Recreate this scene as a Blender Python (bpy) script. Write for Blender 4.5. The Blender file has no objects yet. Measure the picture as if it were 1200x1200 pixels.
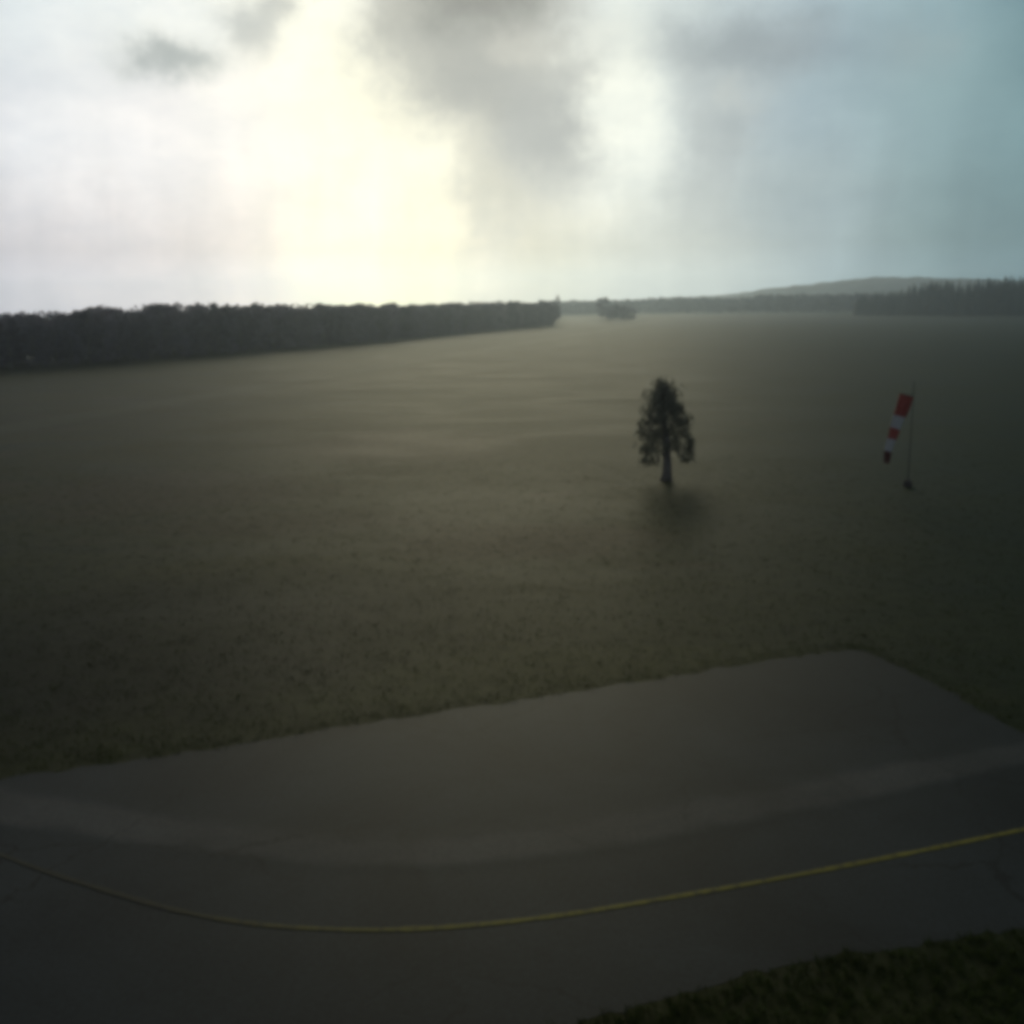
import bpy, math, random
import numpy as np
from mathutils import Vector, Matrix

random.seed(7)
rng = np.random.default_rng(7)
sc = bpy.context.scene
col = sc.collection
R = math.radians

# ------------------------------------------------------------------ camera
F = 1200.0                      # focal length in pixels of the 1200 px photograph
H = 12.0                        # the camera looks down from a tower
TILT = math.atan(0.012)
PITCH = math.atan(241.2 / F)
CAM = Vector((0, 0, H))
fw = Vector((0, math.cos(PITCH), -math.sin(PITCH)))
r0 = Vector((1, 0, 0))
u0 = Vector((0, math.sin(PITCH), math.cos(PITCH)))
rt = r0 * math.cos(TILT) - u0 * math.sin(TILT)
up = r0 * math.sin(TILT) + u0 * math.cos(TILT)

cd = bpy.data.cameras.new('camera')
cam = bpy.data.objects.new('camera', cd)
col.objects.link(cam)
cam.matrix_world = Matrix(((rt.x, up.x, -fw.x, CAM.x), (rt.y, up.y, -fw.y, CAM.y), (rt.z, up.z, -fw.z, CAM.z), (0, 0, 0, 1)))
cd.sensor_width = 36
cd.lens = 36 * F / 1200
cd.clip_start = 0.1
cd.clip_end = 30000
sc.camera = cam


def ray(px, py):
    return (fw + rt * ((px - 600) / F) + up * ((600 - py) / F)).normalized()


def at(px, py, z=0.0):          # ground point seen at a photograph pixel
    d = ray(px, py)
    return CAM + d * ((z - H) / d.z)


def onY(px, py, Y):             # point seen at a pixel, on the upright plane y = Y
    d = ray(px, py)
    return CAM + d * (Y / d.y)


def azel(px, py):
    d = ray(px, py)
    return math.degrees(math.atan2(d.x, d.y)), math.degrees(math.asin(d.z))


def lin(c):
    return tuple(((v / 255) / 12.92 if v / 255 <= 0.04045 else ((v / 255 + 0.055) / 1.055) ** 2.4) for v in c)


# ------------------------------------------------------------------ helpers
def tag(o, label=None, cat=None, group=None, kind=None):
    if label: o['label'] = label
    if cat: o['category'] = cat
    if group: o['group'] = group
    if kind: o['kind'] = kind
    return o


def empty(name, loc=(0, 0, 0), rz=0):
    o = bpy.data.objects.new(name, None)
    col.objects.link(o)
    o.location = loc
    o.rotation_euler.z = rz
    o.empty_display_size = 0.3
    return o


class MB:
    """collects vertices and faces (with material slots) and links them as one mesh"""
    def __init__(s):
        s.v, s.f, s.m = [], [], []

    def add(s, verts, faces, mi=0):
        b = len(s.v)
        s.v += [tuple(p) for p in verts]
        s.f += [tuple(b + i for i in f) for f in faces]
        s.m += [mi] * len(faces)

    def tube(s, pts, rad, n=8, mi=0, cap=True):
        pts = [Vector(p) for p in pts]
        rings = []
        for i, p in enumerate(pts):
            t = (pts[min(i + 1, len(pts) - 1)] - pts[max(i - 1, 0)]).normalized()
            a = t.orthogonal() if abs(t.x) > 0.9 else t.cross(Vector((1, 0, 0)))
            a.normalize()
            b = t.cross(a)
            rr = rad[i] if hasattr(rad, '__len__') else rad
            rings.append([p + (a * math.cos(2 * math.pi * k / n) + b * math.sin(2 * math.pi * k / n)) * rr for k in range(n)])
        vs = [q for r_ in rings for q in r_]
        fs = [(i * n + k, i * n + (k + 1) % n, (i + 1) * n + (k + 1) % n, (i + 1) * n + k) for i in range(len(pts) - 1) for k in range(n)]
        if cap:
            fs += [tuple(range(n))[::-1], tuple((len(pts) - 1) * n + k for k in range(n))]
        s.add(vs, fs, mi)

    def mesh(s, name, mats, smooth=False):
        me = bpy.data.meshes.new(name)
        me.from_pydata(s.v, [], s.f)
        for m in mats: me.materials.append(m)
        if len(mats) > 1: me.polygons.foreach_set('material_index', s.m)
        if smooth: me.polygons.foreach_set('use_smooth', [True] * len(me.polygons))
        me.update()
        return me

    def build(s, name, mats, parent=None, smooth=False):
        o = bpy.data.objects.new(name, s.mesh(name, mats if isinstance(mats, (list, tuple)) else [mats], smooth))
        col.objects.link(o)
        o.parent = parent
        return o


def quads_mesh(name, verts, n, mats, smooth=False, midx=None):
    """verts: (k*n,3) array, every n vertices one face"""
    me = bpy.data.meshes.new(name)
    k = len(verts) // n
    me.vertices.add(len(verts))
    me.vertices.foreach_set('co', np.asarray(verts, np.float32).ravel())
    me.loops.add(k * n)
    me.loops.foreach_set('vertex_index', np.arange(k * n, dtype=np.int32))
    me.polygons.add(k)
    me.polygons.foreach_set('loop_start', np.arange(0, k * n, n, dtype=np.int32))
    for m in mats: me.materials.append(m)
    if midx is not None: me.polygons.foreach_set('material_index', np.asarray(midx, np.int32))
    me.update(calc_edges=True)
    me.validate()
    return me


# ------------------------------------------------------------------ node helpers
class NT:
    def __init__(s, tree):
        s.t = tree
        s.n, s.l = tree.nodes, tree.links

    def new(s, typ, **kw):
        nd = s.n.new(typ)
        for k, v in kw.items(): setattr(nd, k, v)
        return nd

    def put(s, sock, v):
        if isinstance(v, bpy.types.NodeSocket): s.l.new(v, sock)
        elif v is not None:
            if hasattr(sock.default_value, '__len__') and not hasattr(v, '__len__'): v = (v,) * len(sock.default_value)
            if hasattr(sock.default_value, '__len__') and len(sock.default_value) == 4 and len(v) == 3: v = (*v, 1)
            sock.default_value = v

    def math(s, op, a, b=None, c=None, clamp=False):
        nd = s.new('ShaderNodeMath', operation=op, use_clamp=clamp)
        for i, v in enumerate((a, b, c)):
            if v is not None: s.put(nd.inputs[i], v)
        return nd.outputs[0]

    def vmath(s, op, a, b=None, scale=None):
        nd = s.new('ShaderNodeVectorMath', operation=op)
        s.put(nd.inputs[0], a)
        if b is not None: s.put(nd.inputs[1], b)
        if scale is not None: s.put(nd.inputs['Scale'], scale)
        return nd.outputs[0]

    def noise(s, vec, scale, detail=4, rough=0.55, dist=0.0, colour=False):
        nd = s.new('ShaderNodeTexNoise')
        s.put(nd.inputs['Vector'], vec)
        s.put(nd.inputs['Scale'], scale); s.put(nd.inputs['Detail'], detail)
        s.put(nd.inputs['Roughness'], rough); s.put(nd.inputs['Distortion'], dist)
        return nd.outputs['Color' if colour else 'Fac']

    def ramp(s, fac, stops, interp='LINEAR'):
        nd = s.new('ShaderNodeValToRGB')
        cr = nd.color_ramp
        cr.interpolation = interp
        while len(cr.elements) < len(stops): cr.elements.new(0.5)
        for e, (p, c) in zip(cr.elements, stops):
            e.position = p
            e.color = (*c, 1) if hasattr(c, '__len__') else (c, c, c, 1)
        s.put(nd.inputs[0], fac)
        return nd.outputs[0]

    def mix(s, fac, a, b, blend='MIX'):
        nd = s.new('ShaderNodeMix', data_type='RGBA', blend_type=blend)
        s.put(nd.inputs['Factor'], fac)
        s.put(nd.inputs['A'] if False else nd.inputs[6], a)
        s.put(nd.inputs[7], b)
        return nd.outputs[2]

    def rng(s, v, a, b, c=0.0, d=1.0, smooth=True):
        nd = s.new('ShaderNodeMapRange', interpolation_type='SMOOTHSTEP' if smooth else 'LINEAR')
        for i, q in enumerate((v, a, b, c, d)): s.put(nd.inputs[i], q)
        return nd.outputs[0]


def material(name):
    m = bpy.data.materials.new(name)
    m.use_nodes = True
    m.node_tree.nodes.clear()
    t = NT(m.node_tree)
    out = t.new('ShaderNodeOutputMaterial')
    bs = t.new('ShaderNodeBsdfPrincipled')
    t.l.new(bs.outputs[0], out.inputs[0])
    return m, t, bs, out


def setp(t, bs, **kw):
    for k, v in kw.items(): t.put(bs.inputs[k.replace('_', ' ')], v)


# ------------------------------------------------------------------ world
SUN_AZ, SUN_EL = -1.0, 15.0
w = bpy.data.worlds.new('World')
sc.world = w
w.use_nodes = True
w.node_tree.nodes.clear()
t = NT(w.node_tree)
wout = t.new('ShaderNodeOutputWorld')
tc = t.new('ShaderNodeTexCoord')
gen = tc.outputs['Generated']
sep = t.new('ShaderNodeSeparateXYZ'); t.l.new(gen, sep.inputs[0])
# drift the directions a little so that cloud edges are ragged
n1 = t.vmath('SUBTRACT', t.noise(gen, 7, 5, 0.6, colour=True), (0.5, 0.5, 0.5))
n2 = t.vmath('SUBTRACT', t.noise(gen, 24, 5, 0.62, colour=True), (0.5, 0.5, 0.5))
sn1 = t.new('ShaderNodeSeparateXYZ'); t.l.new(n1, sn1.inputs[0])
sn2 = t.new('ShaderNodeSeparateXYZ'); t.l.new(n2, sn2.inputs[0])
az = t.math('MULTIPLY', t.math('ARCTAN2', sep.outputs[0], sep.outputs[1]), 57.2958)
el = t.math('MULTIPLY', t.math('ARCSINE', sep.outputs[2]), 57.2958)
azd = t.math('ADD', az, t.math('ADD', t.math('MULTIPLY', sn1.outputs[0], 7.0), t.math('MULTIPLY', sn2.outputs[0], 3.2)))
eld = t.math('ADD', el, t.math('ADD', t.math('MULTIPLY', sn1.outputs[1], 4.5), t.math('MULTIPLY', sn2.outputs[1], 2.2)))
azs = t.math('ADD', az, t.math('MULTIPLY', sn1.outputs[2], 3.0))


def azramp(stops_px, y):
    """colour over azimuth from (photo x, sRGB, gain)"""
    st = [(0.0, (0.42, 0.44, 0.52)), (0.12, (0.30, 0.32, 0.38))]  # unseen sky behind the camera, brightened as added fill on the woods
    st.append((0.5 - 75 / 360, tuple(0.09 * q for q in (0.97, 1.0, 1.02))))
    for x, c, g in stops_px:
        a, _ = azel(x, y)
        st.append((0.5 + a / 360, tuple(q * g for q in lin(c))))
    st.append((0.5 + 75 / 360, tuple(0.07 * q for q in (0.65, 1.0, 1.02))))
    st += [(0.88, (0.24, 0.31, 0.35)), (1.0, (0.42, 0.44, 0.52))]
    return st


fac = t.math('ADD', t.math('DIVIDE', azs, 360), 0.5)
low = t.ramp(fac, azramp([(-80, (182, 182, 188), 1), (40, (197, 194, 195), 1), (200, (208, 201, 198), 1), (310, (226, 217, 206), 1), (380, (250, 246, 216), 0.92),
                          (440, (252, 248, 206), 0.92), (500, (244, 238, 200), 0.88), (555, (212, 207, 186), 1), (640, (182, 183, 168), 1), (740, (176, 182, 175), 1), (850, (158, 168, 166), 1),
                          (960, (140, 159, 163), 1), (1090, (106, 132, 136), 1), (1230, (92, 120, 125), 1)], 320))
mid = t.ramp(fac, azramp([(-80, (220, 223, 226), 1), (40, (230, 232, 233), 1), (200, (240, 238, 235), 1), (300, (252, 248, 238), 1), (400, (255, 252, 224), 1.0),
                          (500, (246, 245, 224), 1), (580, (196, 199, 190), 1), (680, (212, 218, 212), 1), (750, (215, 224, 220), 1), (830, (178, 191, 195), 1),
                          (940, (152, 174, 183), 1), (1080, (137, 165, 170), 1), (1230, (112, 145, 150), 1)], 140))
hig = t.ramp(fac, azramp([(-80, (218, 226, 228), 1), (40, (228, 236, 237), 1), (200, (238, 243, 240), 1), (330, (255, 254, 236), 1.02), (420, (250, 250, 236), 1.05),
                          (520, (225, 228, 222), 1), (620, (215, 220, 216), 1), (720, (208, 218, 217), 1), (830, (184, 199, 203), 1), (950, (158, 178, 188), 1),
                          (1080, (150, 178, 186), 1), (1230, (114, 147, 154), 1)], 0))
e_low, e_mid, e_top = azel(600, 320)[1], azel(600, 150)[1], azel(600, 0)[1]
base = t.mix(t.rng(eld, e_low, e_mid), low, mid)
base = t.mix(t.rng(eld, e_mid, e_top + 1), base, hig)

BLOBS = [  # photo x, y, half width, half height, colour, strength
    (195, 48, 75, 30, (253, 254, 245), .75),
    (192, 74, 50, 22, (196, 204, 202), .95),
    (290, 38, 36, 30, (205, 210, 206), .75),
    (325, 5, 26, 20, (196, 202, 200), .7),
    (545, 5, 100, 66, (120, 131, 136), 1.0),
    (470, 20, 40, 60, (186, 191, 186), .7),
    (560, 105, 105, 52, (157, 167, 171), .95),
    (645, 150, 72, 62, (163, 174, 180), .95),
    (565, 225, 36, 60, (196, 201, 192), .75),
    (610, 60, 30, 20, (200, 204, 200), .5),
    (735, 125, 38, 80, (238, 243, 232), .72),
    (690, 45, 40, 22, (214, 220, 214), .6),
    (880, 62, 105, 34, (152, 168, 178), .85),
    (838, 170, 46, 60, (166, 180, 186), .7),
    (866, 118, 26, 18, (200, 210, 210), .6),
    (1075, 45, 40, 30, (168, 188, 192), .5),
    (960, 215, 60, 50, (150, 170, 178), .4),
]
sky = base
for (bx, by, bw, bh, bc, bk) in BLOBS:
    a0, e0 = azel(bx, by)
    sa = bw / F * 57.3 * 0.93
    se = bh / F * 57.3 * 0.95
    qa = t.math('DIVIDE', t.math('SUBTRACT', azd, a0), sa)
    qe = t.math('DIVIDE', t.math('SUBTRACT', eld, e0), se)
    d2 = t.math('ADD', t.math('MULTIPLY', qa, qa), t.math('MULTIPLY', qe, qe))
    f = t.math('MULTIPLY', t.math('POWER', 2.71828, t.math('MULTIPLY', t.math('POWER', d2, 1.25), -0.85)), bk)
    sky = t.mix(f, sky, tuple(q * (0.74 if max(bc) < 215 else 1.0) for q in lin(bc)))
# rain streaks hanging from the cloud
cmb = t.new('ShaderNodeCombineXYZ')
t.put(cmb.inputs[0], t.math('MULTIPLY', azs, 0.33)); t.put(cmb.inputs[1], t.math('MULTIPLY', el, 0.035))
stk = t.noise(cmb.outputs[0], 1.0, 4, 0.55)
sky = t.mix(t.rng(el, 13, 5), sky, t.mix(1.0, sky, t.ramp(stk, [(0.3, (0.88, 0.89, 0.90)), (0.7, (1.08, 1.07, 1.06))]), 'MULTIPLY'))
# the lowest strip of sky is brightened to offset what the haze takes away
sky = t.mix(1.0, sky, t.ramp(t.math('DIVIDE', el, 20), [(0.0, (1.86, 1.84, 1.9)), (0.08, (1.82, 1.8, 1.86)), (0.15, (1.4, 1.38, 1.4)), (0.3, (1.2, 1.19, 1.2)), (0.6, (1.05, 1.05, 1.05)), (1.0, (1.0, 1.01, 1.01))]), 'MULTIPLY')
# soft mottling of the cloud deck
mot = t.noise(t.vmath('MULTIPLY', gen, (1, 1, 2.2)), 9, 6, 0.6)
sky = t.mix(1.0, sky, t.ramp(mot, [(0.3, (0.87, 0.89, 0.92)), (0.7, (1.08, 1.07, 1.06))]), 'MULTIPLY')
# unseen sky overhead, made dark to keep the ground dim, above the band the photograph shows
over = t.ramp(t.noise(gen, 3.0, 6, 0.6), [(0.3, (0.022, 0.027, 0.028)), (0.7, (0.045, 0.053, 0.055))])
sky = t.mix(t.rng(eld, 15.5, 26), sky, over)
sky = t.mix(t.rng(el, -6, -1), (0.05, 0.05, 0.05), sky)

nish = t.new('ShaderNodeTexSky', sky_type='NISHITA')
nish.sun_disc = False
nish.sun_elevation = R(SUN_EL)
nish.sun_rotation = R(SUN_AZ)
nish.air_density = 1.0; nish.dust_density = 3.0
bg1 = t.new('ShaderNodeBackground'); t.l.new(nish.outputs[0], bg1.inputs[0]); bg1.inputs[1].default_value = 0.06
bg2 = t.new('ShaderNodeBackground'); t.l.new(sky, bg2.inputs[0]); bg2.inputs[1].default_value = 1.0
mx = t.new('ShaderNodeMixShader'); mx.inputs[0].default_value = 0.97     # nearly closed cloud cover
t.l.new(bg1.outputs[0], mx.inputs[1]); t.l.new(bg2.outputs[0], mx.inputs[2])
t.l.new(mx.outputs[0], wout.inputs[0])

# sun veiled by cloud
sd = bpy.data.lights.new('sun', 'SUN')
sun = bpy.data.objects.new('sun', sd)
col.objects.link(sun)
sd.energy = 0.68
sd.angle = R(25)
sd.color = (1.0, 0.91, 0.60)
sv = Vector((math.sin(R(SUN_AZ)) * math.cos(R(SUN_EL)), math.cos(R(SUN_AZ)) * math.cos(R(SUN_EL)), math.sin(R(SUN_EL))))
sun.rotation_euler = sv.to_track_quat('Z', 'Y').to_euler()
sun.location = sv * 60 + Vector((0, 0, 20))

# ------------------------------------------------------------------ materials
def pos(t):
    return t.new('ShaderNodeNewGeometry').outputs['Position']


def mat_field():
    m, t, bs, _ = material('rough grass')
    p = pos(t)
    big = t.noise(p, 0.018, 4, 0.6, 0.4)
    midn = t.noise(t.vmath('MULTIPLY', p, (0.6, 1.0, 1)), 0.09, 5, 0.65, 0.6)
    fine = t.noise(p, 1.4, 6, 0.7)
    c = t.ramp(big, [(0.36, (0.034, 0.042, 0.016)), (0.5, (0.056, 0.056, 0.021)), (0.64, (0.080, 0.070, 0.030))])
    c2 = t.ramp(midn, [(0.33, (0.024, 0.032, 0.012)), (0.5, (0.056, 0.058, 0.020)), (0.66, (0.098, 0.084, 0.036))])
    c = t.mix(0.55, c, c2)
    red = t.rng(t.noise(p, 0.12, 4, 0.6), 0.57, 0.72)
    c = t.mix(t.math('MULTIPLY', red, 0.5), c, (0.095, 0.062, 0.045))
    # patches in the field colour: worn reddish spots, yellow margin, shade painted dark on the left, greener sward on the right
    sp = t.new('ShaderNodeSeparateXYZ'); t.l.new(p, sp.inputs[0])
    wob = t.vmath('SUBTRACT', t.noise(p, 0.07, 5, 0.65, colour=True), (0.5, 0.5, 0.5))
    sw = t.new('ShaderNodeSeparateXYZ'); t.l.new(wob, sw.inputs[0])
    for (px, py, rx, ry, cc, k) in [(480, 520, 11, 11, (0.105, 0.066, 0.048), .6), (625, 636, 7, 4, (0.105, 0.066, 0.048), .6), (200, 575, 10, 9, (0.085, 0.055, 0.045), .5),
                                    (330, 612, 8, 4, (0.085, 0.055, 0.042), .4), (640, 788, 7, 2.6, (0.080, 0.078, 0.026), .6), (800, 772, 5, 1.8, (0.080, 0.078, 0.026), .5), (480, 815, 5, 2, (0.072, 0.074, 0.026), .5),
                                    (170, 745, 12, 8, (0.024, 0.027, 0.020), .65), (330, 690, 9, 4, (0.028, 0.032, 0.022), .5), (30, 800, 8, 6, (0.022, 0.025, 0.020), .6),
                                    (560, 455, 30, 25, (0.070, 0.072, 0.032), .4), (230, 475, 22, 6, (0.090, 0.086, 0.070), .45)]:
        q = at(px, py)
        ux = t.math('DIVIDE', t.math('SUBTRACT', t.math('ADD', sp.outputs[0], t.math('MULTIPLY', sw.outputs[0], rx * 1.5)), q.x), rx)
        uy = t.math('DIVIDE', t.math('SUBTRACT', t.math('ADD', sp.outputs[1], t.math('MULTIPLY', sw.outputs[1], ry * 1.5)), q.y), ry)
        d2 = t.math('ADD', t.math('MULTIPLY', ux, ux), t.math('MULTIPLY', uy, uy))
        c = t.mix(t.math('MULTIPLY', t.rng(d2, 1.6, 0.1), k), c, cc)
    # pale trodden track running out across the field
    q0, q1 = at(40, 497), at(640, 398)
    dx, dy = (q1 - q0).normalized().xy
    dd = t.math('ABSOLUTE', t.math('ADD', t.math('SUBTRACT', t.math('MULTIPLY', t.math('SUBTRACT', sp.outputs[0], q0.x), dy), t.math('MULTIPLY', t.math('SUBTRACT', sp.outputs[1], q0.y), dx)), t.math('MULTIPLY', sw.outputs[0], 6)))
    c = t.mix(t.math('MULTIPLY', t.rng(dd, 4.5, 1.5), 0.5), c, (0.105, 0.10, 0.075))
    gx = t.math('ADD', sp.outputs[0], t.math('MULTIPLY', sw.outputs[0], 14))
    green = t.math('MULTIPLY', t.rng(t.math('SUBTRACT', gx, t.math('MULTIPLY', sp.outputs[1], 0.14)), -4, 20), 0.72)
    c = t.mix(green, c, t.ramp(midn, [(0.35, (0.012, 0.031, 0.020)), (0.68, (0.024, 0.043, 0.027))]))
    c = t.mix(1, c, t.ramp(fine, [(0.3, (0.56, 0.64, 0.54)), (0.7, (1.18, 1.32, 1.12))]), 'MULTIPLY')
    setp(t, bs, Base_Color=c, Roughness=t.rng(midn, 0.3, 0.7, 0.61, 0.67), Specular_IOR_Level=0.052)
    b = t.new('ShaderNodeBump'); b.inputs['Strength'].default_value = 0.3; b.inputs['Distance'].default_value = 0.06
    t.put(b.inputs['Height'], t.noise(p, 4.0, 6, 0.7))
    t.l.new(b.outputs[0], bs.inputs['Normal'])
    return m


def asphalt_nodes(t, dark, p):
    patch = t.noise(p, 0.16, 5, 0.6, 0.5)
    fine = t.noise(p, 9, 5, 0.75)
    stain = t.rng(t.noise(p, 0.45, 5, 0.65), 0.58, 0.75)
    c = t.ramp(patch, [(0.35, tuple(0.72 * q for q in dark)), (0.65, tuple(1.32 * q for q in dark))])
    c = t.mix(t.math('MULTIPLY', stain, 0.35), c, tuple(0.55 * q for q in dark))
    sp = t.new('ShaderNodeSeparateXYZ'); t.l.new(p, sp.inputs[0])
    q = at(985, 800)
    ux = t.math('DIVIDE', t.math('SUBTRACT', sp.outputs[0], q.x), 7); uy = t.math('DIVIDE', t.math('SUBTRACT', sp.outputs[1], q.y), 4.5)
    d2 = t.math('ADD', t.math('ADD', t.math('MULTIPLY', ux, ux), t.math('MULTIPLY', uy, uy)), t.math('MULTIPLY', t.math('SUBTRACT', t.noise(p, 0.35, 5, 0.6), 0.5), 1.6))
    c = t.mix(t.math('MULTIPLY', t.rng(d2, 1.5, 0.2), 0.6), c, tuple(0.45 * v for v in dark))       # lens-like corner darkening painted into the asphalt colour
    vo = t.new('ShaderNodeTexVoronoi', feature='DISTANCE_TO_EDGE')
    t.put(vo.inputs['Vector'], t.vmath('ADD', p, t.vmath('MULTIPLY', t.noise(p, 0.8, 5, 0.7, colour=True), (1.6, 1.6, 0)))); t.put(vo.inputs['Scale'], 0.17)
    crack = t.math('MULTIPLY', t.rng(vo.outputs[0], 0.010, 0.002), t.rng(t.noise(p, 0.12, 3), 0.42, 0.6))
    c = t.mix(t.math('MULTIPLY', crack, 0.6), c, tuple(0.35 * v for v in dark))
    return t.mix(1, c, t.ramp(fine, [(0.3, 0.72), (0.7, 1.28)]), 'MULTIPLY')


def mat_asphalt(track=False):
    m, t, bs, _ = material('worn asphalt' if track else 'dark asphalt')
    p = pos(t)
    dk = asphalt_nodes(t, (0.034, 0.043, 0.051), p)
    c = dk
    rough = 0.6
    if track:
        uv = t.new('ShaderNodeUVMap'); s_ = t.new('ShaderNodeSeparateXYZ'); t.l.new(uv.outputs[0], s_.inputs[0])
        v = t.math('ADD', s_.outputs[1], t.math('MULTIPLY', t.math('SUBTRACT', t.noise(p, 0.5, 5, 0.6), 0.5), 0.35))
        k = t.math('MULTIPLY', t.rng(v, 0.08, 0.34), t.rng(v, 0.92, 0.66))
        k = t.math('MULTIPLY', k, t.rng(t.noise(p, 0.22, 3), 0.2, 0.6, 0.45, 1.0))
        c = t.mix(k, dk, asphalt_nodes(t, (0.086, 0.091, 0.098), p))
    setp(t, bs, Base_Color=c, Roughness=rough, Specular_IOR_Level=0.10)
    b = t.new('ShaderNodeBump'); b.inputs['Strength'].default_value = 0.3; b.inputs['Distance'].default_value = 0.015
    t.put(b.inputs['Height'], t.noise(p, 22, 4, 0.7))
    t.l.new(b.outputs[0], bs.inputs['Normal'])
    return m


def mat_simple(name, c, rough=0.6, spec=0.3, var=0.25, scale=6.0, obj_random=0.0):
    m, t, bs, _ = material(name)
    n_ = t.noise(pos(t), scale, 5, 0.65)
    cc = t.mix(1, c, t.ramp(n_, [(0.3, 1 - var), (0.7, 1 + var)]), 'MULTIPLY')
    if obj_random:
        oi = t.new('ShaderNodeObjectInfo')
        cc = t.mix(1, cc, t.ramp(oi.outputs['Random'], [(0, 1 - obj_random), (1, 1 + obj_random)]), 'MULTIPLY')
    setp(t, bs, Base_Color=cc, Roughness=rough, Specular_IOR_Level=spec)
    return m


def mat_leaf(name, c, obj_random=0.2, var=0.35, scale=1.2, thin=0.2):
    m, t, bs, out = material(name)
    n_ = t.noise(pos(t), scale, 4, 0.6)
    cc = t.mix(1, c, t.ramp(n_, [(0.3, 1 - var), (0.7, 1 + var)]), 'MULTIPLY')
    oi = t.new('ShaderNodeObjectInfo')
    cc = t.mix(1, cc, t.ramp(oi.outputs['Random'], [(0, 1 - obj_random), (1, 1 + obj_random)]), 'MULTIPLY')
    setp(t, bs, Base_Color=cc, Roughness=0.7, Specular_IOR_Level=0.15)
    tr = t.new('ShaderNodeBsdfTranslucent'); t.put(tr.inputs[0], cc)
    ms = t.new('ShaderNodeMixShader'); ms.inputs[0].default_value = thin
    t.l.new(bs.outputs[0], ms.inputs[1]); t.l.new(tr.outputs[0], ms.inputs[2]); t.l.new(ms.outputs[0], out.inputs[0])
    return m


M = {
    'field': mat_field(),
    'asphalt': mat_asphalt(),
    'track': mat_asphalt(True),
    'blade': mat_leaf('grass blades', (0.062, 0.086, 0.024), 0.0, 0.4, 0.8),
    'leaf': mat_leaf('tree leaves', (0.112, 0.125, 0.098), thin=0.45),
    'wood_leaf': mat_leaf('woodland leaves', (0.118, 0.106, 0.140), 0.3, thin=0.5),
    'conifer': mat_leaf('conifer needles', (0.030, 0.042, 0.034), 0.25),
    'bark': mat_simple('bark', (0.13, 0.12, 0.11), 0.85, 0.1, 0.4),
    'red': mat_simple('faded red cloth', (0.27, 0.052, 0.042), 0.8, 0.1, 0.2, 3),
    'tail': mat_simple('grimy dark red cloth', (0.085, 0.03, 0.028), 0.85, 0.1, 0.3, 3),
    'white': mat_simple('dirty white cloth', (0.39, 0.41, 0.41), 0.8, 0.1, 0.12, 3),
    'steel': mat_simple('weathered grey steel', (0.035, 0.042, 0.038), 0.8, 0.1, 0.2),
    'concrete': mat_simple('concrete', (0.085, 0.078, 0.074), 0.85, 0.1, 0.3, 2.5),
    'hill': mat_simple('haze-paled hill', (0.30, 0.33, 0.33), 0.9, 0.1, 0.3, 0.01),  # hill colour lightened, distant haze painted into it
}


def mat_line():
    m, t, bs, _ = material('worn yellow paint')
    p = pos(t)
    sp = t.new('ShaderNodeSeparateXYZ'); t.l.new(p, sp.inputs[0])
    wear = t.rng(t.noise(p, 3.5, 6, 0.75), 0.46, 0.64)
    c = t.mix(1, (0.27, 0.25, 0.048), t.ramp(t.noise(p, 0.6, 4), [(0.3, 0.75), (0.7, 1.2)]), 'MULTIPLY')
    c = t.mix(t.math('MULTIPLY', wear, 0.7), c, (0.055, 0.055, 0.05))
    c = t.mix(t.rng(sp.outputs[0], 1, -8, 0, 0.93), c, (0.040, 0.043, 0.041))   # scrubbed by tyres in the bend
    setp(t, bs, Base_Color=c, Roughness=0.6, Specular_IOR_Level=0.1)
    return m


M['yellow'] = mat_line()

# ------------------------------------------------------------------ ground sheets
def spline(pts, n=12):
    """Catmull-Rom through 2-D points"""
    P = [np.array(p[:2], float) for p in pts]
    P = [2 * P[0] - P[1]] + P + [2 * P[-1] - P[-2]]
    out = []
    for i in range(1, len(P) - 2):
        for k in range(n):
            u = k / n
            a, b, c, d = P[i - 1:i + 3]
            out.append(0.5 * (2 * b + (c - a) * u + (2 * a - 5 * b + 4 * c - d) * u * u + (3 * b - a - 3 * c + d) * u ** 3))
    out.append(P[-2])
    return np.array(out)


RAD = 2700.0
mb = MB()
rings = [0.0, 60, 150, 400, 1000, 1900, RAD]
vs = [(0, 0, 0)]
fs = []
NS = 64
for i, rr in enumerate(rings[1:]):
    for k in range(NS):
        a = 2 * math.pi * k / NS
        vs.append((rr * math.cos(a), rr * math.sin(a), 0))
for k in range(NS):
    fs.append((0, 1 + k, 1 + (k + 1) % NS))
for i in range(len(rings) - 2):
    b = 1 + i * NS
    for k in range(NS):
        fs.append((b + k, b + NS + k, b + NS + (k + 1) % NS, b + (k + 1) % NS))
mb.add(vs, fs)
tag(mb.build('ground', M['field']), 'wide flat airfield of rough olive brown grass', 'ground', kind='structure')

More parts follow.
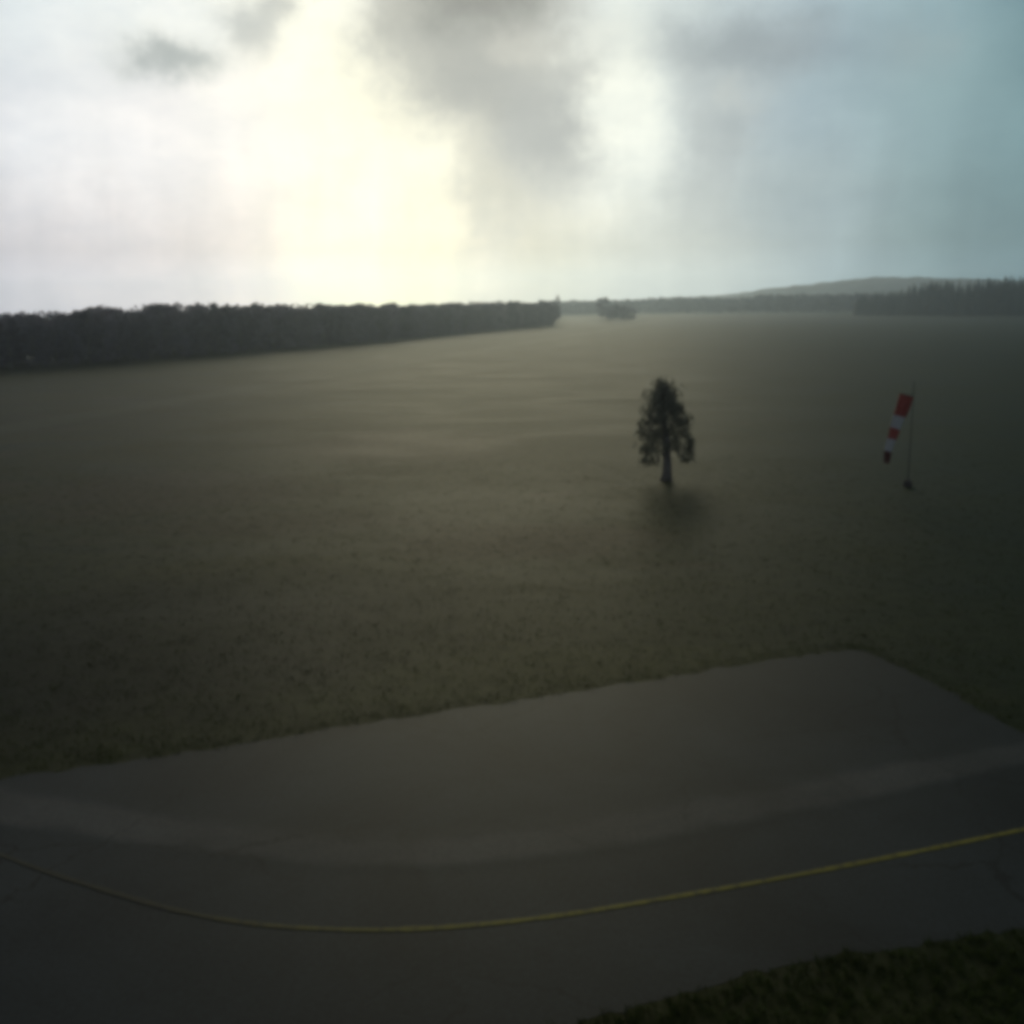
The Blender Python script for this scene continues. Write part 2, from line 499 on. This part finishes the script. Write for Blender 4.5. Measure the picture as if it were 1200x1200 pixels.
# apron: far edge, right edge, near edge against the verge
far_px = [(-260, 958), (-120, 934), (0, 913), (120, 897), (250, 877), (400, 852), (520, 834), (640, 816), (760, 797), (870, 779), (940, 768), (985, 763), (1014, 763),
          (1045, 777), (1090, 800), (1140, 826), (1200, 858), (1290, 905), (1420, 965)]
near_px = [(1420, 1062), (1300, 1072), (1200, 1087), (1110, 1104), (1040, 1113), (960, 1122), (880, 1142), (800, 1166), (730, 1184), (660, 1200), (560, 1232), (420, 1290)]
far = spline([at(*p) for p in far_px], 14)
near = spline([at(*p) for p in near_px], 14)
jit = lambda A, s_: A + np.stack([np.convolve(rng.normal(0, s_, len(A)), [.3, .4, .3], 'same'), np.convolve(rng.normal(0, s_, len(A)), [.3, .4, .3], 'same')], 1)
far_j, near_j = jit(far, 0.11), jit(near, 0.07)
poly = [(*p, 0.004) for p in far_j] + [(*p, 0.004) for p in near_j] + [(-4, 6, 0.004), (-30, 8, 0.004)]
import bmesh
bm = bmesh.new()
f_ = bm.faces.new([bm.verts.new(p) for p in poly])
bmesh.ops.triangulate(bm, faces=[f_])
bmesh.ops.recalc_face_normals(bm, faces=bm.faces)
me = bpy.data.meshes.new('apron')
bm.to_mesh(me); bm.free()
me.materials.append(M['asphalt'])
if me.polygons[0].normal.z < 0: me.flip_normals()
ap = bpy.data.objects.new('apron', me); col.objects.link(ap)
tag(ap, 'dark grey asphalt apron with a blunt corner in the grass', 'pavement', kind='structure')


def strip(name, up_px, lo_px, z, m, nv=6, n=14):
    A = spline([at(*p) for p in up_px], n)
    B = spline([at(*p) for p in lo_px], n)
    vs, fs, uv = [], [], []
    for i in range(len(A)):
        for k in range(nv + 1):
            q = A[i] + (B[i] - A[i]) * k / nv
            vs.append((*q, z if 0 < k < nv else z - 0.0035)); uv.append((i / len(A), k / nv))
    for i in range(len(A) - 1):
        for k in range(nv):
            a = i * (nv + 1) + k
            fs.append((a, a + 1, a + nv + 2, a + nv + 1))
    me = bpy.data.meshes.new(name)
    me.from_pydata(vs, [], fs)
    ul = me.uv_layers.new(name='UVMap')
    for lp in me.loops: ul.data[lp.index].uv = uv[lp.vertex_index]
    if me.polygons[0].normal.z < 0: me.flip_normals()
    me.materials.append(m)
    o = bpy.data.objects.new(name, me); col.objects.link(o)
    return o


trk = strip('taxiway', [(-90, 899), (0, 915), (100, 930), (250, 955), (400, 972), (550, 970), (700, 950), (850, 924), (1000, 896), (1200, 862), (1390, 962 - 130)],
            [(-90, 955), (0, 978), (100, 990), (250, 1010), (400, 1024), (550, 1022), (700, 1005), (850, 978), (1000, 948), (1200, 906), (1390, 868)], 0.008, M['track'])
tag(trk, 'paler worn band of asphalt where aircraft taxi across the apron', 'taxiway', kind='structure')

line_px = [(-140, 945), (-60, 977), (0, 1002), (60, 1024), (130, 1046), (210, 1068), (290, 1082), (360, 1088), (440, 1090), (520, 1087), (600, 1080), (690, 1068), (780, 1053),
           (900, 1032), (1010, 1011), (1110, 991), (1200, 972), (1300, 950), (1420, 922)]
C = spline([at(*p) for p in line_px], 10)
T = np.gradient(C, axis=0); T /= np.linalg.norm(T, axis=1)[:, None]
Nn = np.stack([-T[:, 1], T[:, 0]], 1)
wd = 0.07 + np.convolve(rng.normal(0, 0.012, len(C)), [.25, .5, .25], 'same')[:, None]
vs = [(*p, z_) for q_, z_ in ((wd, .0085), (wd - .012, .012), (-wd + .012, .012), (-wd, .0085)) for p in C + Nn * q_]
n = len(C)
me = bpy.data.meshes.new('taxiway_line')
me.from_pydata(vs, [], [(r_ * n + i, r_ * n + n + i, r_ * n + n + i + 1, r_ * n + i + 1) for r_ in range(3) for i in range(n - 1)])
me.materials.append(M['yellow'])
ln = bpy.data.objects.new('taxiway_line', me); col.objects.link(ln)
tag(ln, 'thin curving yellow guide line painted on the asphalt', 'marking', kind='structure')

# ------------------------------------------------------------------ grass blades (nobody could count them)
def blades(cx, cy, hgt, per, spread):
    """triangles for tufts at cx, cy"""
    k = len(cx)
    bx = np.repeat(cx, per) + rng.normal(0, spread, k * per)
    by = np.repeat(cy, per) + rng.normal(0, spread, k * per)
    h = np.repeat(hgt, per) * rng.uniform(0.5, 1.15, k * per)
    a = rng.uniform(0, 2 * math.pi, k * per)
    wv = h * 0.05 + 0.006
    lean = rng.uniform(0.2, 0.9, k * per) * h
    la = rng.uniform(0, 2 * math.pi, k * per)
    v = np.empty((k * per, 3, 3))
    v[:, 0] = np.stack([bx - np.cos(a) * wv, by - np.sin(a) * wv, np.zeros_like(h)], 1)
    v[:, 1] = np.stack([bx + np.cos(a) * wv, by + np.sin(a) * wv, np.zeros_like(h)], 1)
    v[:, 2] = np.stack([bx + np.cos(la) * lean, by + np.sin(la) * lean, h], 1)
    return v.reshape(-1, 3)


def inside(px, py, poly):
    r_ = np.zeros(len(px), bool)
    j = len(poly) - 1
    for i in range(len(poly)):
        xi, yi, xj, yj = *poly[i][:2], *poly[j][:2]
        c_ = ((yi > py) != (yj > py)) & (px < (xj - xi) * (py - yi) / (yj - yi + 1e-12) + xi)
        r_ ^= c_
        j = i
    return r_


allv = []
# verge by the camera
x = rng.uniform(-3, 26, 26000); y = rng.uniform(8, 24, 26000)
keep = ~inside(x, y, poly) & (x > -1)
x, y = x[keep], y[keep]
allv.append(blades(x, y, rng.uniform(0.05, 0.16, len(x)), 7, 0.05))
# along the far edge of the apron
i = rng.integers(0, len(far), 1500)
x = far[i, 0] + rng.normal(0, 0.3, 1500); y = far[i, 1] + rng.normal(0.35, 0.35, 1500)
keep = ~inside(x, y, poly)
allv.append(blades(x[keep], y[keep], rng.uniform(0.02, 0.06, keep.sum()), 5, 0.10))
# field, thinning out with distance
yy = 26 + rng.power(0.7, 16000) * 55
xx = rng.uniform(-0.62, 0.62, 16000) * yy
keep = ~inside(xx, yy, poly)
xx, yy = xx[keep], yy[keep]
allv.append(blades(xx, yy, rng.uniform(0.04, 0.12, len(xx)), 4, 0.16))
me = quads_mesh('grass', np.concatenate(allv), 3, [M['blade']])
g = bpy.data.objects.new('grass', me); col.objects.link(g)
tag(g, 'short rough grass growing over the field and verges', 'grass', kind='stuff')

# ------------------------------------------------------------------ leaves
def leaf_quads(c, size, droop=0.0):
    """one small bent-free quad per centre, random orientation"""
    k = len(c)
    u = rng.normal(size=(k, 3)); u /= np.linalg.norm(u, axis=1)[:, None]
    v = rng.normal(size=(k, 3)); v[:, 2] -= droop
    v -= u * (u * v).sum(1)[:, None]; v /= np.linalg.norm(v, axis=1)[:, None]
    s_ = np.asarray(size)
    s_ = (s_ * rng.uniform(0.6, 1.3, k))[:, None]
    q = np.empty((k, 4, 3))
    q[:, 0] = c - v * s_
    q[:, 1] = c + u * s_ * 0.55
    q[:, 2] = c + v * s_
    q[:, 3] = c - u * s_ * 0.55
    return q.reshape(-1, 3)


# ------------------------------------------------------------------ the lone tree
B = at(781, 563)
TY = B.y
sc_px = (onY(600, 500, TY) - onY(601, 500, TY)).length     # metres per photo pixel there
tree = empty('lone_tree', (B.x, B.y, 0))
tag(tree, 'lone slender dark tree with drooping crown standing in the open field', 'tree')


def loc(px, py, dy=0.0):
    p = onY(px, py, TY + dy)
    return Vector((p.x - B.x, p.y - B.y, p.z))


tr = MB()
trunk_pts = [Vector((0, 0, -0.05)), loc(782, 552), loc(782, 540), loc(781, 520), loc(779, 498), loc(777, 475), loc(777, 452)]
tr.tube(trunk_pts, [0.40, 0.33, 0.30, 0.25, 0.18, 0.10, 0.03], 9)
for a in range(5):                                           # root flare
    an = a * 1.26 + .3
    tr.tube([Vector((0, 0, 0.35)), Vector((math.cos(an) * .3, math.sin(an) * .3, 0.12)), Vector((math.cos(an) * .5, math.sin(an) * .5, -0.04))], [0.2, 0.13, 0.05], 6)
limbs = [(530, 807, 532, .5), (530, 757, 534, -.6), (522, 809, 514, .4), (516, 755, 505, -.3), (508, 803, 492, -.9), (503, 760, 490, .8), (494, 797, 476, .5),
         (490, 762, 474, -.5), (480, 790, 463, .4), (476, 767, 458, .2), (466, 784, 449, -.2), (525, 785, 515, 1.5), (515, 778, 500, -1.5), (500, 786, 480, 1.2), (535, 770, 540, -1.4)]
for (y0, x1, y1, dy) in limbs:
    a = loc(780 - (540 - y0) * 0.03, y0)
    e = loc(x1, y1, dy * 1.1)
    mid_ = (a + e) / 2 + Vector((0, 0, 0.35))
    tr.tube([a, mid_, e, e + Vector(((e.x - a.x) * .12, 0, -0.35))], [0.075, 0.05, 0.022, 0.008], 5)
tr.build('trunk', M['bark'], tree, True)
cl_px = [  # photo x, y, half width, half height, leaves
    (777, 449, 9, 6, 420), (778, 458, 13, 9, 900), (772, 468, 10, 10, 500), (787, 466, 9, 10, 520), (779, 475, 14, 12, 900), (763, 478, 8, 8, 260), (794, 476, 9, 9, 420),
    (760, 492, 9, 10, 360), (774, 492, 12, 13, 600), (790, 490, 12, 12, 640), (803, 490, 7, 9, 280), (758, 508, 8, 10, 330), (770, 508, 9, 10, 380), (786, 507, 12, 10, 560),
    (802, 505, 8, 9, 320), (808, 514, 5, 6, 200), (757, 524, 7, 9, 300), (766, 522, 7, 9, 260), (793, 520, 9, 7, 240), (806, 524, 6, 5, 180), (759, 536, 7, 5, 240), (767, 537, 5, 5, 120),
    (806, 536, 6, 5, 150), (798, 530, 6, 7, 110), (811, 531, 3, 6, 80), (754, 500, 4, 6, 90), (776, 521, 7, 8, 160)]
cs, ss = [], []
for (px, py, rx, ry, k) in cl_px:
    dyc = rng.normal(0, 0.45)
    c = loc(px, py, dyc)
    # break every cluster into hanging sprays
    ns = max(8, k // 9)
    sx = rng.normal(0, rx * sc_px * .5, ns); sy = rng.normal(0, rx * sc_px * .55, ns); sz = rng.normal(0, ry * sc_px * .5, ns)
    for q in range(ns):
        m_ = 15
        tt = rng.uniform(0, 1, m_)
        d = np.stack([c.x + sx[q] * (1 + .35 * tt) + rng.normal(0, .07, m_), c.y + sy[q] * (1 + .35 * tt) + rng.normal(0, .07, m_), c.z + sz[q] - tt ** 1.5 * .42 + rng.normal(0, .06, m_)], 1)
        cs.append(d)
cs = np.concatenate(cs)
me = quads_mesh('crown', leaf_quads(cs, 0.07, 0.8), 4, [M['leaf']])
cr = bpy.data.objects.new('crown', me); col.objects.link(cr); cr.parent = tree

# ------------------------------------------------------------------ windsock
P0 = at(1063.5, 570)
WY = P0.y
ws = empty('windsock', (P0.x, P0.y, 0))
tag(ws, 'red and white striped windsock hanging limp from a thin grey pole', 'windsock')


def wl(px, py, dy=0.0):
    p = onY(px, py, WY + dy)
    return Vector((p.x - P0.x, p.y - P0.y, p.z))


top = wl(1067, 449).z
mb = MB()
mb.tube([(0, 0, 0.4), (0, 0, top * .5), (0, 0, top)], [0.03, 0.026, 0.022], 10)
mb.tube([(0, 0, top), (0, 0, top + .05)], [0.06, 0.03], 10)
mb.build('pole', M['steel'], ws, True)
mb = MB()
for (r1, r2, z1, z2) in ((0.29, 0.26, 0.0, 0.40), (0.15, 0.12, 0.40, 0.50)):
    mb.tube([(0, 0, z1), (0, 0, z2 - .03), (0, 0, z2)], [r1, r2 + .01, r2 - .03], 8)
mb.build('base', M['concrete'], ws)
path = [wl(1061, 463), wl(1057, 474), wl(1053, 485), wl(1050, 495), wl(1047, 503), wl(1044, 511), wl(1042, 518), wl(1039.5, 528), wl(1038, 535), wl(1037, 542)]
for q in path: q.y -= 0.25
rad = [0.43, 0.45, 0.40, 0.36, 0.33, 0.30, 0.28, 0.25, 0.22, 0.20]
# stripes: red, white, red, white, dark red tail
edges = [463, 486, 502, 514, 528, 543]
N = 20
fine_p = spline([(p.x, p.z) for p in path], 5)
fr = np.interp(np.linspace(0, 9, len(fine_p)), range(10), rad)
vs, fs, mi = [], [], []
for i, (px_, pz_) in enumerate(fine_p):
    j0, j1 = max(i - 1, 0), min(i + 1, len(fine_p) - 1)
    tg = Vector((fine_p[j1][0] - fine_p[j0][0], 0, fine_p[j1][1] - fine_p[j0][1])).normalized()
    a = Vector((0, 1, 0)); b = tg.cross(a)
    flat = 1 - 0.45 * min(1, i / 12)                      # the cloth collapses away from its ring
    for k in range(N):
        an = 2 * math.pi * k / N
        wob = 1 + 0.10 * math.sin(3 * an + i * .35) * min(1, i / 8)
        vs.append(Vector((px_, -0.25, pz_)) + a * math.cos(an) * fr[i] * flat * wob + b * math.sin(an) * fr[i] * wob)
nf = len(fine_p)
fine_y = np.interp(np.linspace(0, 9, nf), range(10), [463, 474, 485, 495, 503, 511, 518, 528, 535, 542])
for i in range(nf - 1):
    ym = (fine_y[i] + fine_y[i + 1]) / 2
    band = sum(ym > e for e in edges[1:-1])
    for k in range(N):
        fs.append((i * N + k, i * N + (k + 1) % N, (i + 1) * N + (k + 1) % N, (i + 1) * N + k))
        mi.append(2 if band == 4 else band % 2)
mb = MB(); mb.add(vs, fs); mb.m = mi
sk = mb.build('sock', [M['red'], M['white'], M['tail']], ws, True)
mb = MB()                                                    # ring and swivel arm that hold the mouth open
ring = [Vector((vs[k % N])) for k in range(N + 1)]
mb.tube(ring, 0.025, 6, cap=False)
mb.tube([(0, 0, top - .12), (ring[N // 4].x, ring[N // 4].y, ring[N // 4].z)], 0.025, 6)
mb.tube([(0, 0, top - .55), (ring[N // 2].x, ring[N // 2].y, ring[N // 2].z)], 0.02, 6)
mb.build('swivel_ring', M['steel'], ws)

# ------------------------------------------------------------------ woods
def tube_np(pts, rad, n=6):
    mb = MB(); mb.tube(pts, rad, n); return mb


def leafy(h, wdt, seed, leaves, ls, low=0.12):
    """crown mesh data and trunk mesh data of one broadleaf tree of height h"""
    r_ = np.random.default_rng(seed)
    nc = 26
    u = r_.uniform(0, 1, nc)
    z = h * (low + (0.94 - low) * u ** 0.85)
    prof = np.sqrt(np.clip(1 - ((z / h - 0.52) / 0.52) ** 2, 0.05, 1))
    an = r_.uniform(0, 2 * math.pi, nc)
    rr = wdt / 2 * prof * np.sqrt(r_.uniform(0.1, 1, nc))
    cx, cy = rr * np.cos(an), rr * np.sin(an)
    cl = r_.integers(0, nc, leaves)
    sg = (0.075 * h * (0.6 + 0.7 * r_.uniform(size=nc)))[cl]
    d = r_.normal(size=(leaves, 3)); d /= np.linalg.norm(d, axis=1)[:, None]
    d *= (r_.uniform(0.55, 1.1, leaves) * 1.35)[:, None]
    c = np.stack([cx[cl] + d[:, 0] * sg, cy[cl] + d[:, 1] * sg, z[cl] + d[:, 2] * sg * .8], 1)
    c[:, 2] = np.clip(c[:, 2], 0.25, h)
    crown = quads_mesh('crown', leaf_quads(c, ls), 4, [M['wood_leaf']])
    mb = MB()
    mb.tube([(0, 0, -.1), (0.1, 0, h * .3), (-.1, .1, h * .6), (0, 0, h * .88)], [h * .018, h * .014, h * .008, h * .002], 6)
    for q in range(7):
        i_ = int(r_.integers(0, nc))
        z0 = max(1.0, z[i_] - h * .18)
        mb.tube([(0, 0, z0), (cx[i_] * .5, cy[i_] * .5, z0 + h * .07), (cx[i_], cy[i_], z[i_])], [h * .007, h * .005, h * .002], 4)
    return crown, mb.mesh('trunk', [M['bark']])


def spruce(h, wdt, seed, dens=1.0, mat='conifer'):
    r_ = np.random.default_rng(seed)
    tiers = int(h / 0.75)
    q = []
    for k in range(tiers):
        z0 = h * (0.08 + 0.92 * (k / tiers))
        rad_ = wdt / 2 * (1 - k / tiers) ** 0.8 * r_.uniform(0.75, 1.15) + 0.12
        m_ = max(5, int(9 * dens * (1 - k / tiers) + 4))
        a = r_.uniform(0, 2 * math.pi, m_)
        L = rad_ * r_.uniform(0.6, 1.15, m_)
        wd_ = 0.5 + L * .32
        zz = z0 + r_.normal(0, .25, m_)
        dx, dy = np.cos(a), np.sin(a)
        b = np.empty((m_, 4, 3))
        b[:, 0] = np.stack([dx * 0, dy * 0, zz + .35], 1)
        b[:, 1] = np.stack([dx * L * .6 - dy * wd_ * .5, dy * L * .6 + dx * wd_ * .5, zz - L * .12], 1)
        b[:, 2] = np.stack([dx * L, dy * L, zz - L * .38 - .2], 1)
        b[:, 3] = np.stack([dx * L * .6 + dy * wd_ * .5, dy * L * .6 - dx * wd_ * .5, zz - L * .12], 1)
        q.append(b.reshape(-1, 3))
    v = np.concatenate(q)
    mb = MB(); mb.tube([(0, 0, -.2), (0, 0, h * .5), (0, 0, h)], [h * .014, h * .008, 0.02], 5)
    # trunk faces (quads only) joined with the branches so a distant tree is one mesh
    tv = []
    for f in mb.f:
        if len(f) == 4: tv += [mb.v[i] for i in f]
    v = np.concatenate([v, np.array(tv)])
    mi = [0] * ((len(v) - len(tv)) // 4) + [1] * (len(tv) // 4)
    return quads_mesh('conifer_tree', v, 4, [M[mat], M['bark']], midx=mi)


def joined_leafy(h, wdt, seed, leaves, ls, mat='wood_leaf'):
    c, tk = leafy(h, wdt, seed, leaves, ls)
    v = np.empty(len(c.vertices) * 3, np.float32); c.vertices.foreach_get('co', v)
    v = v.reshape(-1, 3)
    tv = []
    for p in tk.polygons:
        if len(p.vertices) == 4: tv += [tuple(tk.vertices[i].co) for i in p.vertices]
    nv = len(v) // 4
    allq = np.concatenate([v, np.array(tv, np.float32)])
    return quads_mesh('leafy_tree', allq, 4, [M[mat], M['bark']], midx=[0] * nv + [1] * (len(tv) // 4))


# --- left wood: front edge from the picture, then rows behind
edge = spline([at(*p) for p in [(-170, 448), (0, 433), (120, 426), (225, 418), (350, 408), (450, 400), (560, 389), (655, 381)]], 16)
seg = np.linalg.norm(np.diff(edge, axis=0), axis=1)
S = np.concatenate([[0], np.cumsum(seg)])
VAR = [leafy(12.0, 6.4, 100 + k, 1500, 0.34, 0.04) for k in range(6)]
LABEL_W = 'dark leafy tree in the long wood along the left side of the field'


def wood_tree(x, y, hgt, first=[True]):
    cm, tm = VAR[random.randrange(len(VAR))]
    o = bpy.data.objects.new('woodland_tree', None); col.objects.link(o)
    o.empty_display_size = 0.5
    o.location = (x, y, 0); o.rotation_euler.z = random.uniform(0, 6.28)
    s_ = hgt / 12
    o.scale = (s_ * random.uniform(.9, 1.15), s_ * random.uniform(.9, 1.15), s_)
    tag(o, LABEL_W, 'tree', 'trees of the long wood on the left')
    for nm, me_ in (('crown', cm), ('trunk', tm)):
        c = bpy.data.objects.new(nm, me_); col.objects.link(c); c.parent = o
    return o


def along(s_):
    return np.array([np.interp(s_, S, edge[:, 0]), np.interp(s_, S, edge[:, 1])])


def row_trees(off, step, hmul=1.0):
    out = []
    s_ = random.uniform(0, step)
    while s_ < S[-1]:
        p = along(s_); q = along(min(s_ + 2, S[-1])); p0 = along(max(s_ - 2, 0))
        tg = (q - p0) / np.linalg.norm(q - p0)
        nrm = np.array([-tg[1], tg[0]])
        pp = p + nrm * (off + random.uniform(-1.2, 1.2))
        d = math.hypot(*pp)
        # crowns reach the height the skyline has in the picture
        px_s = 600 + F * pp[0] / pp[1]
        sky_y = np.interp(px_s, [-200, 0, 90, 110, 290, 500, 640, 700], [369, 368, 366, 361, 358.5, 357, 354, 352])
        hor = 366 - 0.012 * px_s
        hh = H + (hor - sky_y) / F * math.hypot(*pp) * 0.98
        out.append((pp[0], pp[1], hh * hmul * random.choice((random.uniform(0.8, 0.98), random.uniform(0.92, 1.08)))))
        s_ += step * random.uniform(.7, 1.3)
    return out


for (x, y, h_) in row_trees(1.5, 4.6, 0.9): wood_tree(x, y, h_)
for (x, y, h_) in row_trees(6.0, 4.8): wood_tree(x, y, h_)
# the wood's inside, behind those two rows: one mass
inner = []
VI = [joined_leafy(12.0, 6.6, 300 + k, 420, 0.6) for k in range(3)]
vi_np = []
for me_ in VI:
    a = np.empty(len(me_.vertices) * 3, np.float32); me_.vertices.foreach_get('co', a); vi_np.append(a.reshape(-1, 3))
for off in (11, 17, 24, 32, 42):
    for (x, y, h_) in row_trees(off, 6.0):
        a = vi_np[random.randrange(3)] * (h_ / 12)
        an = random.uniform(0, 6.28)
        ca, sa = math.cos(an), math.sin(an)
        inner.append(np.stack([a[:, 0] * ca - a[:, 1] * sa + x, a[:, 0] * sa + a[:, 1] * ca + y, a[:, 2]], 1))
me = quads_mesh('woodland', np.concatenate(inner), 4, [M['wood_leaf']])
o = bpy.data.objects.new('woodland', me); col.objects.link(o)
tag(o, 'dense inner mass of the wood behind its front trees', 'wood', kind='stuff')


def place(name, mesh, px, dist, hgt, base_h, label, group, cat='tree'):
    d = ray(px, 366 - 0.012 * px)
    d = Vector((d.x, d.y, 0)).normalized()
    o = bpy.data.objects.new(name, mesh); col.objects.link(o)
    o.location = (d.x * dist, d.y * dist, 0)
    o.rotation_euler.z = random.uniform(0, 6.28)
    s_ = hgt / base_h
    k = random.uniform(.85, 1.2)
    o.scale = (s_ * k, s_ * k, s_)
    tag(o, label, cat, group)
    return o


# --- conifer plantation on the right
CON = [spruce(24, 8.5, 500 + k, 2.0) for k in range(5)]
for rowi, (dd, stp) in enumerate(((0, 6.2), (7, 6.6), (15, 7.5))):
    px = 1005 + rowi * 3
    while px < 1240:
        dist = np.interp(px, [1000, 1100, 1240], [1010, 960, 930]) + dd + random.uniform(-2, 2)
        sky_y = np.interp(px, [1000, 1020, 1050, 1070, 1100, 1130, 1165, 1200, 1240], [346, 343, 342, 335, 332, 333, 329, 328, 328])
        hh = (H + ((366 - .012 * px) - sky_y) / F * dist) * random.uniform(.84, 1.06)
        place('conifer_tree', CON[random.randrange(5)], px, dist, hh, 24, 'tall dark conifer in the plantation at the far right of the field', 'conifers of the right plantation')
        px += stp * F / dist * random.uniform(.6, 1.2) * .62

# --- hazy woods across the middle of the horizon
FARV = [joined_leafy(16.0, 11, 700 + k, 420, 1.0) for k in range(4)]
for rowi, dd in enumerate((0, 14, 30)):
    px = 628 + rowi * 4
    while px < 1040:
        dist = np.interp(px, [620, 760, 900, 1040], [1150, 1350, 1300, 1250]) + dd + random.uniform(-8, 8)
        sky_y = np.interp(px, [620, 680, 760, 850, 900, 960, 1040], [353, 353, 350, 348, 346, 345, 345])
        hh = max(9, (H + ((366 - .012 * px) - sky_y) / F * dist) * random.uniform(.8, 1.08))
        place('distant_tree', FARV[random.randrange(4)], px, dist, hh, 16, 'pale hazy tree in the far wood below the faint hill', 'trees of the far hazy wood')
        px += 7.0 * F / dist * random.uniform(.7, 1.3)
# --- dark copse in front of it and the two trees that poke above the skyline
for (px, dist, hh) in ((713, 820, 11), (720, 828, 12.5), (727, 815, 11), (733, 826, 12), (740, 820, 10), (717, 838, 11), (730, 840, 12)):
    place('copse_tree', FARV[random.randrange(4)], px, dist, hh, 16, 'low dark tree in the small copse right of the long wood', 'trees of the small copse')
place('round_topped_tree', FARV[1], 706, 900, 18.5, 16, 'single dark round topped tree poking above the far skyline left of the copse', None)
POP = joined_leafy(20, 4.2, 910, 420, .6)
place('slender_tree', POP, 654, 760, 20, 20, 'tall slender tree rising above the right end of the long wood', None)

# ------------------------------------------------------------------ faint hill on the horizon
HD = 2250.0
prof = [(700, 353), (780, 350), (860, 345), (920, 338), (975, 331), (1030, 327), (1090, 328), (1160, 331), (1230, 334), (1330, 337), (1450, 350)]
xs = np.linspace(640, 1500, 120)
hy = np.interp(xs, [p[0] for p in prof], [p[1] for p in prof])
hy = np.convolve(np.pad(hy, 6, 'edge'), np.ones(13) / 13, 'valid')
tops = []
for x_, y_ in zip(xs, hy):
    hor = 366 - .012 * x_
    d = ray(x_, hor); d = Vector((d.x, d.y, 0)).normalized()
    z = max(0.5, H + (hor - y_) / F * HD * 1.0 + rng.normal(0, 1.2))
    tops.append((d, z))
vs, fs = [], []
depths = [(-430, 0.0), (-320, 0.12), (-200, .42), (-100, .78), (0, 1.0), (100, .8), (230, .35), (370, 0.0)]
for d, z in tops:
    for (dd, k) in depths:
        q = d * (HD + dd)
        vs.append((q.x, q.y, z * k + (rng.normal(0, 1.5) if 0 < k < 1 else 0) - (0.5 if k == 0 else 0)))
nd = len(depths)
for i in range(len(tops) - 1):
    for k in range(nd - 1):
        fs.append((i * nd + k, (i + 1) * nd + k, (i + 1) * nd + k + 1, i * nd + k + 1))
mb = MB(); mb.add(vs, fs)
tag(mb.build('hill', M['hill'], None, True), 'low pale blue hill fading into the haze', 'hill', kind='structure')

# ------------------------------------------------------------------ haze
m = bpy.data.materials.new('haze')
m.use_nodes = True
m.node_tree.nodes.clear()
t = NT(m.node_tree)
out = t.new('ShaderNodeOutputMaterial')
pv = t.new('ShaderNodeVolumePrincipled')
pv.inputs['Color'].default_value = (0.71, 0.84, 1.0, 1)
pv.inputs['Density'].default_value = 3.0e-4
pv.inputs['Anisotropy'].default_value = 0.8
t.l.new(pv.outputs[0], out.inputs['Volume'])
mb = MB()
E = RAD + 60
zt = max(z for _, z in tops) + 25
c8 = [(-E, -E, -1.0 - 1), (E, -E, -2), (E, E, -2), (-E, E, -2), (-E, -E, zt), (E, -E, zt), (E, E, zt), (-E, E, zt)]
mb.add(c8, [(0, 3, 2, 1), (4, 5, 6, 7), (0, 1, 5, 4), (1, 2, 6, 5), (2, 3, 7, 6), (3, 0, 4, 7)])
tag(mb.build('haze', m), 'thin bluish haze lying over the airfield', 'haze', kind='stuff')

# ------------------------------------------------------------------ render settings
sc.view_settings.view_transform = 'Standard'
sc.view_settings.look = 'None'
sc.view_settings.exposure = 0
sc.view_settings.gamma = 1
sc.render.engine = 'CYCLES'
cy = sc.cycles
cy.use_denoising = True
cy.max_bounces = 6
cy.diffuse_bounces = 2
cy.glossy_bounces = 2
cy.transmission_bounces = 2
cy.transparent_max_bounces = 8
cy.volume_bounces = 1
cy.pixel_filter_type = 'BLACKMAN_HARRIS'
cy.filter_width = 5.0
